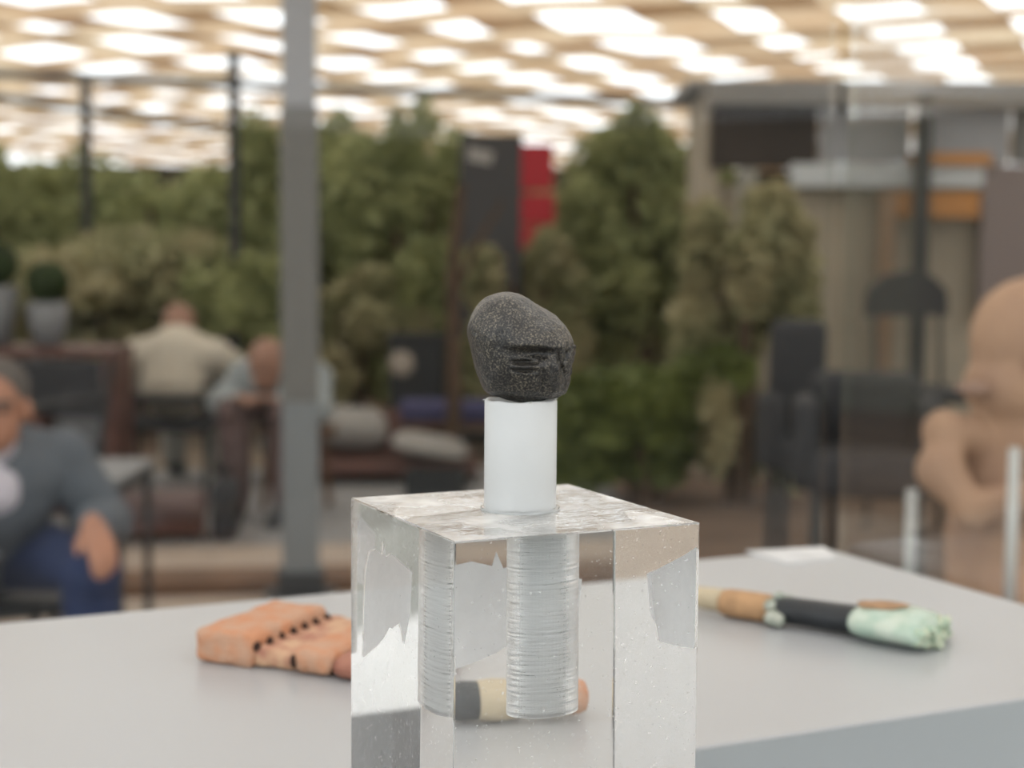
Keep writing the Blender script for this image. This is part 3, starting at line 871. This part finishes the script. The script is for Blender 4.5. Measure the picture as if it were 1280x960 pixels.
M['acrylic_top'] = acrylic('wavy_acrylic_top', 0.04, .5, 45, (1, 2.2, 1), haze=.5)  # haze paints bright canopy reflection into the top, besides scuffs and glue
M['acrylic_hole'] = acrylic('frosted_drill_hole', .42, .8, 80, (1, 1, 12), haze=.3)
PR = 0.0113
PX, PYo = 0.0012, 0.0010                               # peg centre on the block
HOLE_D = 0.060
# block with drilled hole: outer box, hole rim bridged into the top face
bm = bmesh.new()
bv = .0005
r_ = bmesh.ops.create_cube(bm, size=1.0)
bmesh.ops.transform(bm, matrix=Matrix.Translation((0, 0, BZ / 2)) @ Matrix.Diagonal((BA, BB, BZ, 1)), verts=r_['verts'])
bmesh.ops.bevel(bm, geom=list(bm.edges), offset=bv, segments=2, affect='EDGES', profile=.5)
top = max(bm.faces, key=lambda f: f.calc_center_median().z + f.calc_area() * 10)
outer = [v for v in top.verts]
bmesh.ops.delete(bm, geom=[top], context='FACES_ONLY')
NH = 64
rh = random.Random(7)
rim0 = [bm.verts.new((PX + (PR + .0004) * math.cos(2 * math.pi * k / NH), PYo + (PR + .0004) * math.sin(2 * math.pi * k / NH), BZ)) for k in range(NH)]
eds = [bm.edges.new((rim0[k], rim0[(k + 1) % NH])) for k in range(NH)]
oe = [e for e in bm.edges if e.verts[0] in outer and e.verts[1] in outer and len(e.link_faces) == 1]
bmesh.ops.triangle_fill(bm, use_beauty=True, use_dissolve=False, edges=eds + oe)
for f in bm.faces:
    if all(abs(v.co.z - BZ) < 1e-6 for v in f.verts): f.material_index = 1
prev = rim0
K = 90
for i in range(1, K + 1):
    z = BZ - HOLE_D * i / K
    rr_ = PR + .0004 + rh.uniform(-.00007, .00007)
    ring = [bm.verts.new((PX + rr_ * math.cos(2 * math.pi * k / NH), PYo + rr_ * math.sin(2 * math.pi * k / NH), z + .00012 * math.sin(2 * math.pi * k / NH + i * .7))) for k in range(NH)]
    for k in range(NH):
        f = bm.faces.new((prev[k], prev[(k + 1) % NH], ring[(k + 1) % NH], ring[k])); f.material_index = 2
    prev = ring
f = bm.faces.new(prev); f.material_index = 2
bmesh.ops.recalc_face_normals(bm, faces=bm.faces)
me = bpy.data.meshes.new('block'); bm.to_mesh(me); bm.free()
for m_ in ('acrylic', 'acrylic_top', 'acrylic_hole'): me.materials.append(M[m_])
blk = bpy.data.objects.new('block', me); C.objects.link(blk); blk.parent = mount
tag(blk, 'clear acrylic block with drilled centre hole')

# white peg
PEG_TOP = BZ + 0.0345
M['peg'] = mat('milky_white_plastic', (.74, .765, .77), .35, sss=.6, var=.03, scale=60)
mb = MB()
prof = [(PR * .2, BZ - HOLE_D + .0006), (PR - .0004, BZ - HOLE_D + .0006), (PR, BZ - HOLE_D + .001), (PR, BZ), (PR, PEG_TOP - .0006), (PR - .0003, PEG_TOP - .0001), (PR * .9, PEG_TOP), (PR * .75, PEG_TOP - .002), (PR * .4, PEG_TOP - .004), (PR * .1, PEG_TOP - .0045)]
mb.lathe(prof, 64, (PX, PYo, 0))
for v in mb.bm.verts:
    if v.co.z > PEG_TOP - .001:
        a_ = math.atan2(v.co.y - PYo, v.co.x - PX)
        v.co.z += .0004 * noise.noise(Vector((math.cos(a_) * 3, math.sin(a_) * 3, 1.7)))
pg = mb.build('peg', M['peg'], mount, True); tag(pg, 'milky white plastic peg')
# frayed flakes on the peg rim, glue ring at its foot
M['flake'] = mat('plastic_flake', (.8, .8, .77), .4)
rf = random.Random(3)
for a_ in (-168, -160, -150, 20, 34, -75):
    aa = R(a_) - ROTZ
    c_ = Vector((PX + PR * math.cos(aa), PYo + PR * math.sin(aa), PEG_TOP - .0002))
    o_ = Vector((math.cos(aa), math.sin(aa), rf.uniform(-.1, .8))) * rf.uniform(.0007, .0014)
    s_ = Vector((-math.sin(aa), math.cos(aa), 0)) * .0005
    mb = MB()
    v_ = [mb.bm.verts.new(x) for x in (c_ - s_, c_ + s_, c_ + o_, c_ + Vector((0, 0, .0004)))]
    mb.bm.faces.new((v_[0], v_[1], v_[2])); mb.bm.faces.new((v_[0], v_[2], v_[3])); mb.bm.faces.new((v_[1], v_[3], v_[2])); mb.bm.faces.new((v_[0], v_[3], v_[1]))
    mb.build('flake', M['flake'], pg)
mb = MB()
n1, n2 = 64, 8
rings = []
for k in range(n1):
    a_ = 2 * math.pi * k / n1
    w_ = .0007 * (1 + .6 * noise.noise(Vector((math.cos(a_) * 2.2, math.sin(a_) * 2.2, 4))))
    rings.append([mb.bm.verts.new((PX + (PR + .0005 + w_ * math.cos(b_)) * math.cos(a_), PYo + (PR + .0005 + w_ * math.cos(b_)) * math.sin(a_), BZ + .0004 + w_ * .8 * math.sin(b_))) for b_ in [2 * math.pi * j / n2 for j in range(n2)]])
for k in range(n1):
    for j in range(n2):
        mb.bm.faces.new((rings[k][j], rings[(k + 1) % n1][j], rings[(k + 1) % n1][(j + 1) % n2], rings[k][(j + 1) % n2]))
mb.build('glue_ring', acrylic('clear_glue', .12), pg, True)

# torn white backing film left on the two hidden back faces (just under the skin of the acrylic)
M['film'] = leafmat('white_backing_film', (.97, .97, .97), (.93, .93, .93), 300, 1.0)
M['film'].node_tree.nodes['Mix Shader'].inputs[0].default_value = .03
def film(poly, face):
    """poly in (along face, height) metres"""
    mb = MB()
    d = .0006
    if face == 'back':
        pts = [Vector((-BA / 2 + s, BB / 2 - d, z)) for s, z in poly]; off = Vector((0, .00025, 0))
    else:
        pts = [Vector((BA / 2 - d, -BB / 2 + s, z)) for s, z in poly]; off = Vector((.00025, 0, 0))
    f1 = mb.bm.faces.new([mb.bm.verts.new(p_) for p_ in pts])
    bmesh.ops.triangulate(mb.bm, faces=[f1])
    return mb.build('film_scrap', M['film'], blk)
Z = lambda d: BZ - d
film([(.0144, Z(.0534)), (.0155, Z(.036)), (.0175, Z(.024)), (.0216, Z(.0185)), (.029, Z(.0175)), (.036, Z(.0195)), (.0375, Z(.0150)), (.040, Z(.0205)), (.046, Z(.0195)), (.058, Z(.0232)), (.068, Z(.0262)), (.0665, Z(.040)),
      (.0605, Z(.0505)), (.058, Z(.046)), (.055, Z(.043)), (.0485, Z(.0385)), (.0465, Z(.0446)), (.0445, Z(.0440)), (.038, Z(.0475)), (.030, Z(.0500))], 'back')
film([(.0015, Z(.0075)), (.012, Z(.0110)), (.030, Z(.0160)), (.045, Z(.0205)), (.043, Z(.030)), (.036, Z(.0410)), (.020, Z(.0402)), (.0015, Z(.0385))], 'side')

# ------------------------------------------------------------------ stone head
M['stone'] = bpy.data.materials.new('dark_basalt'); M['stone'].use_nodes = True
nt = M['stone'].node_tree; b = nt.nodes['Principled BSDF']
b.inputs['Roughness'].default_value = .4
tc = nt.nodes.new('ShaderNodeTexCoord')
n1_ = nt.nodes.new('ShaderNodeTexNoise'); n1_.inputs['Scale'].default_value = 1700; n1_.inputs['Detail'].default_value = 3
n2_ = nt.nodes.new('ShaderNodeTexNoise'); n2_.inputs['Scale'].default_value = 120; n2_.inputs['Detail'].default_value = 5
for n_ in (n1_, n2_): nt.links.new(tc.outputs['Object'], n_.inputs['Vector'])
rp = nt.nodes.new('ShaderNodeValToRGB')
rp.color_ramp.elements[0].position = .40; rp.color_ramp.elements[0].color = (.010, .010, .010, 1)
rp.color_ramp.elements[1].position = .66; rp.color_ramp.elements[1].color = (.14, .127, .10, 1)
e_ = rp.color_ramp.elements.new(.53); e_.color = (.034, .032, .029, 1)
nt.links.new(n1_.outputs[0], rp.inputs[0])
rp2 = nt.nodes.new('ShaderNodeValToRGB')
rp2.color_ramp.elements[0].position = .35; rp2.color_ramp.elements[0].color = (.62, .62, .64, 1)
rp2.color_ramp.elements[1].position = .65; rp2.color_ramp.elements[1].color = (1.25, 1.2, 1.1, 1)
nt.links.new(n2_.outputs[0], rp2.inputs[0])
mx_ = nt.nodes.new('ShaderNodeMixRGB'); mx_.blend_type = 'MULTIPLY'; mx_.inputs[0].default_value = 1
nt.links.new(rp.outputs[0], mx_.inputs[1]); nt.links.new(rp2.outputs[0], mx_.inputs[2])
nt.links.new(mx_.outputs[0], b.inputs['Base Color'])
bp = nt.nodes.new('ShaderNodeBump'); bp.inputs['Strength'].default_value = .5; bp.inputs['Distance'].default_value = .0003
ad = nt.nodes.new('ShaderNodeMath'); ad.operation = 'ADD'
nt.links.new(n1_.outputs[0], ad.inputs[0]); nt.links.new(n2_.outputs[0], ad.inputs[1])
nt.links.new(ad.outputs[0], bp.inputs['Height']); nt.links.new(bp.outputs[0], b.inputs['Normal'])

# outline of the stone (pixels about its middle), turned into real size at its distance
peg_world = mount.matrix_basis @ Vector((PX, PYo, 0)) if False else Vector((bc.x, bc.y, ZL)) + U * PX + V * PYo
SYd = peg_world.y
OUT = [(635, 365), (655, 371), (668, 379), (685, 389), (700, 399), (709, 410), (716, 424), (717, 440), (714, 460), (709, 478), (703, 490), (692, 496), (676, 501), (655, 503), (638, 500), (622, 496), (606, 489),
       (599, 474), (592, 452), (587, 432), (584, 412), (589, 394), (600, 378), (614, 369)]
SC = (651, 434)
mpp = SYd / F_PX
tab = []
for x, y in OUT:
    dx, dy = (x - SC[0]) * mpp, -(y - SC[1]) * mpp
    tab.append((math.atan2(dy, dx) % (2 * math.pi), math.hypot(dx, dy)))
tab.sort()
def rad(th):
    th %= 2 * math.pi
    n = len(tab)
    for k in range(n):
        a0, r0 = tab[k]; a1, r1 = tab[(k + 1) % n]
        if k == n - 1: a1 += 2 * math.pi
        t_ = th if th >= a0 else th + 2 * math.pi
        if a0 <= t_ <= a1:
            f = (t_ - a0) / (a1 - a0 + 1e-9)
            # catmull-rom
            rm = tab[(k - 1) % n][1]; rn = tab[(k + 2) % n][1]
            return .5 * (2 * r0 + (r1 - rm) * f + (2 * rm - 5 * r0 + 4 * r1 - rn) * f * f + (3 * r0 - rm - 3 * r1 + rn) * f ** 3)
    return tab[0][1]
bm = bmesh.new()
bmesh.ops.create_icosphere(bm, subdivisions=7, radius=1.0)
sc_ = at(SC[0], SC[1], SYd)
def gs(x, c, s): return math.exp(-((x - c) / s) ** 2)
for v in bm.verts:
    q = v.co.copy()
    rho = math.hypot(q.x, q.z)
    th = math.atan2(q.z, q.x)
    rr_ = rad(th) * (rho ** .82)
    x, z = rr_ * math.cos(th), rr_ * math.sin(th)
    y = math.copysign(abs(q.y) ** .85, q.y) * .0165
    px, py = x / mpp, -z / mpp                     # offsets in picture pixels about the stone's middle
    fr = max(0.0, -q.y)                            # 1 on the side towards the viewer
    d = 0.0                                        # inward carving (metres)
    ridge = -6 + (py + 60) * -0.08
    s_ = 1 / (1 + math.exp(-(px - ridge) / 3.5))
    # brow facet on the right, leaning out towards its lower rim, then undercut
    tt = max(0.0, min(1.0, (py + 52) / 48))
    edge = -4 + .10 * max(0, px - 20)
    above = 1 / (1 + math.exp((py - edge) / 1.3))
    d += s_ * above * (.0014 - .0022 * tt) * (1 if px < 55 else max(0, 1 - (px - 55) / 12))
    d -= .0006 * gs(px, ridge - 4, 8) * above
    d += .0021 * s_ * (1 - above) * gs(py, 4, 9) * gs(px, 18, 26)
    # upper lip slit and the lens-shaped lip
    if -14 < px < 23:
        w = math.cos((px - 4.5) / 37 * math.pi)
        d += .0016 * max(0, w) * gs(py, 14.5 + .0, 2.2)
        d -= .0010 * max(0, w) * gs(py, 19.5, 3.0)
        d += .0010 * max(0, w) * gs(py, 24.5 + .06 * px, 2.0)
    # eye hollow and cheek folds on the right
    d += .0004 * gs(px, 36, 5) * gs(py, -8, 4)
    d += .0009 * gs(px - py * .35, 42, 3) * gs(py, 18, 16)
    d += .0008 * gs(px + py * .2, 56, 2.5) * gs(py, 10, 18)
    d += .0006 * gs(px, 26, 3) * gs(py, 38, 16)
    d += .0005 * gs(px, 45, 14) * gs(py, 45, 8)
    y += 1.5 * d * min(1, fr * 2.2)
    p_ = Vector((x, y, z))
    nn = noise.noise(p_ * 180) * .00035 + noise.noise(p_ * 520) * .00016 + noise.noise(p_ * 1300) * .00006
    right = 1 + 2.4 * max(0, min(1, (px - 8) / 35)) * (1 if py > -4 else .12)
    p_ += q.normalized() * nn * right
    v.co = p_
me = bpy.data.meshes.new('stone_head'); bm.to_mesh(me); bm.free()
for p_ in me.polygons: p_.use_smooth = True
me.materials.append(M['stone'])
o = bpy.data.objects.new('stone_head', me); C.objects.link(o); o.location = sc_
tag(o, 'small dark speckled stone head fragment with carved mouth on the white peg', 'sculpture')

# ------------------------------------------------------------------ terracotta pipe fragment (left)
M['clay'] = mat('orange_terracotta', (.60, .28, .15), .8, col2=(.57, .34, .225), scale=110, bump=1.0, mix_lo=.42, mix_hi=.58, bscale=260)
M['clay_p'] = mat('pinkish_terracotta_clay', (.46, .21, .14), .8, col2=(.64, .40, .25), scale=110, bump=1.0, mix_lo=.42, mix_hi=.58, bscale=260)
M['clay_r'] = mat('brown_red_terracotta', (.33, .125, .085), .8, col2=(.42, .19, .13), scale=80, bump=.5, bscale=260)
M['clay_hole'] = mat('hole_shade', (.045, .02, .012), .9)  # holes are solid balls; their inner shade is put into this dark colour
o0 = tz(285, 833)                                      # near end of the fragment on the table
o1 = tz(437, 770)
dirL = (Vector((o1.x, o1.y, 0)) - Vector((o0.x, o0.y, 0))).normalized()
flute = thing('terracotta_fragment', 'orange terracotta fragment with a row of holes along its edge', 'artifact', (o0.x, o0.y, ZT), math.atan2(dirL.y, dirL.x))
def lump(name, c, s, m, seed, bev=.003, amp=.0006, rot=None, parent=flute, cuts=5):
    mb = MB(); mb.box((0, 0, 0), s, bev=bev, seg=3)
    bmesh.ops.subdivide_edges(mb.bm, edges=list(mb.bm.edges), cuts=cuts, use_grid_fill=True)
    for v in mb.bm.verts:
        k_ = v.co * 120 + Vector((seed, seed * 2, 0))
        v.co += Vector((noise.noise(k_), noise.noise(k_ + Vector((9, 0, 0))), noise.noise(k_ + Vector((0, 9, 0))))) * amp
    o_ = mb.build(name, m, parent, True)
    o_.location = c
    if rot: o_.rotation_euler = rot
    return o_
lump('upper_slab', (.0325, .0025, .0080), (.066, .031, .0158), M['clay'], 1, bev=.0035, amp=.0011, cuts=7)
for k in range(7):
    mb = MB(); mb.ball((0, 0, 0), (.0021 + .0004 * math.sin(k * 2.3), .0026, .0026), 12, 8)
    mb.build('hole', M['clay_hole'], flute, True).location = (.0032 + k * .0100, -.0126, .0098)
for k in range(7):
    lump('pipe_ridge', (.0066 + k * .0103, -.0155, .0053), (.0086, .010, .0098), M['clay_p'], 20 + k, bev=.003, amp=.0004, cuts=2)
lump('middle_slab', (.037, -.0250, .0050), (.068, .0205, .0096), M['clay_p'], 3, bev=.0045, amp=.0009, cuts=7)
lump('front_slab', (.034, -.0425, .0061), (.068, .0195, .0118), M['clay'], 4, bev=.004, amp=.0011, cuts=7)
mb = MB(); mb.ball((0, 0, 0), (.002, .0016, .0032), 12, 8); mb.build('hole', M['clay_hole'], flute, True).location = (.0005, -.0340, .0062)
lump('end_pipe', (.034, -.0615, .0055), (.070, .0185, .0106), M['clay_r'], 5, bev=.0055, amp=.0007)

# ------------------------------------------------------------------ hafted tool with jade blade (right)
M['jade'] = mat('pale_jade', (.42, .56, .46), .22, col2=(.62, .70, .60), scale=90, sss=.3)
M['jade_b'] = mat('broken_jade_crystal', (.66, .68, .50), .3, col2=(.40, .55, .42), scale=160, bump=.8, bscale=300)
M['rust'] = mat('tan_stain', (.46, .27, .14), .7, var=.3, scale=100)
M['haft'] = mat('black_haft', (.022, .026, .03), .45, var=.3, scale=80, bump=.3)
M['wrap'] = mat('tan_wrap', (.55, .33, .17), .85, col2=(.42, .25, .13), scale=150, bump=.8, bscale=400)
M['bone'] = mat('cream_bone', (.60, .50, .34), .5, var=.2, scale=60)
M['beads'] = mat('grey_green_bead', (.22, .27, .22), .5, col2=(.55, .56, .48), scale=150)
a0 = tz(893, 778); a1 = tz(1150, 817)
ax = Vector((a1.x - a0.x, a1.y - a0.y, 0)); AL = ax.length
tool = thing('hafted_axe', 'hafted tool with black shaft and pale jade blade', 'artifact', (a0.x, a0.y, ZT), math.atan2(ax.y, ax.x))
pm = a0.y / F_PX                                        # metres per pixel near the handle
def oval(name, xs, ry, rz_, zc, m, n=20, wob=0.0, seed=0):
    mb = MB(); rings = []
    for i, x_ in enumerate(xs):
        rings.append([mb.bm.verts.new((x_ + wob * noise.noise(Vector((k, i, seed))), ry[i] * math.cos(2 * math.pi * k / n) * (1 + wob * 60 * noise.noise(Vector((k * .7, i * .9, seed + 3)))) + .016, zc[i] + rz_[i] * math.sin(2 * math.pi * k / n))) for k in range(n)])
    for a_, b_ in zip(rings, rings[1:]):
        for k in range(n): mb.bm.faces.new((a_[k], a_[(k + 1) % n], b_[(k + 1) % n], b_[k]))
    mb.bm.faces.new(rings[0][::-1]); mb.bm.faces.new(rings[-1])
    return mb.build(name, m, tool, True)
kx_ = AL / 257.0                                        # metres along the axis per picture pixel
X = lambda px: (px - 899) * kx_
oval('handle_end', [X(845), X(850), X(880), X(897)], [.004, .0058, .0065, .0065], [.004, .0055, .006, .006], [.0078] * 4, M['bone'])
oval('wrap', [X(890), X(893), X(900), X(925), X(950), X(958), X(961)], [.0062, .0078, .0084, .0086, .0084, .0076, .006], [.0055, .0064, .0070, .0072, .0070, .0064, .0055], [.0073] * 7, M['wrap'], 24, .0004, 2)
for k, (bx, by, bz_) in enumerate(((962, .010, .010), (966, .016, .013), (963, .022, .010), (971, .010, .0062), (976, .0065, .0042), (972, .021, .011), (968, .005, .005))):
    mb = MB(); mb.ball((X(bx), by, bz_), (.0036, .0036, .0036), 12, 8); mb.build('bead', M['beads'], tool, True)
oval('haft', [X(958), X(961), X(985), X(1030), X(1075), X(1100)], [.006, .0082, .0088, .0095, .010, .010], [.005, .0066, .0068, .0070, .0072, .006], [.0076] * 6, M['haft'], 24)
oval('blade', [X(1062), X(1064), X(1070), X(1082), X(1100), X(1125), X(1145), X(1156), X(1161)], [.006, .0115, .0155, .0185, .0205, .022, .0225, .0215, .018], [.003, .0055, .0070, .0080, .0086, .0084, .0076, .0066, .005],
     [.0082, .0083, .0085, .0087, .0090, .0088, .0080, .0072, .0066], M['jade'], 32, .0002, 5)
rj = random.Random(9)
for k in range(36):
    yy = -.003 + k * .00108
    hh = .0055 * math.sqrt(max(0.05, 1 - ((yy - .016) / .0215) ** 2))
    lump('crystal', (X(1156) + rj.uniform(-.0022, .0012) + .0035 * (1 - ((yy - .016) / .02) ** 2), yy, .0070 + rj.uniform(-hh, hh)), (.0046, .0034, .0036), M['jade_b'], 50 + k, bev=.0004, amp=.0006, parent=tool, cuts=1,
         rot=(rj.uniform(-.9, .9), rj.uniform(-.9, .9), rj.uniform(-.9, .9)))
mb = MB()
NS = 22
cen = (X(1097), .0155)
def jz(x_, y_):
    q = max(0.0, 1 - ((y_ - .016) / .0205) ** 2)
    return .0089 + .0086 * math.sqrt(q) + .0006
pv = [[mb.bm.verts.new((cen[0] + .0125 * f * math.cos(a_) * (1 + .35 * noise.noise(Vector((math.cos(a_) * 2, math.sin(a_) * 2, 3)))), cen[1] + .0095 * f * math.sin(a_), 0)) for a_ in [2 * math.pi * k / NS for k in range(NS)]] for f in (.25, .5, .75, 1.0)]
for row in pv:
    for v in row: v.co.z = jz(v.co.x, v.co.y) - (.0009 if v.co.x < X(1085) else 0)
mb.bm.faces.new(pv[0])
for a_, b_ in zip(pv, pv[1:]):
    for k in range(NS): mb.bm.faces.new((a_[k], a_[(k + 1) % NS], b_[(k + 1) % NS], b_[k]))
mb.build('stain', M['rust'], tool, True)

# ------------------------------------------------------------------ bone pendant lying behind the block
c_ = tz(622, 872)
pend = thing('bone_figurine', 'cream bone figurine with dark and orange ends behind the acrylic block', 'artifact', (c_.x, c_.y, ZT), R(12))
def ov(name, xs, r1, r2, m, seed):
    mb = MB(); rings = []; n = 20
    for i, x_ in enumerate(xs):
        rings.append([mb.bm.verts.new((x_, r1[i] * math.cos(2 * math.pi * k / n) * (1 + .06 * noise.noise(Vector((k, i, seed)))), .0085 + r2[i] * math.sin(2 * math.pi * k / n))) for k in range(n)])
    for a_, b_ in zip(rings, rings[1:]):
        for k in range(n): mb.bm.faces.new((a_[k], a_[(k + 1) % n], b_[(k + 1) % n], b_[k]))
    mb.bm.faces.new(rings[0][::-1]); mb.bm.faces.new(rings[-1])
    return mb.build(name, m, pend, True)
ov('dark_end', [-.036, -.034, -.028, -.020], [.004, .0075, .0085, .008], [.004, .007, .008, .0075], M['haft'], 1)
ov('bone_body', [-.024, -.022, -.016, -.008, .0,   .008, .013, .015], [.006, .0085, .0098, .0085, .008, .009, .008, .006], [.006, .0078, .0084, .0078, .007, .0075, .007, .005], M['bone'], 2)
ov('orange_end', [.013, .0145, .018, .021, .0222], [.005, .0075, .008, .0065, .003], [.005, .007, .0072, .006, .003], M['clay'], 3)
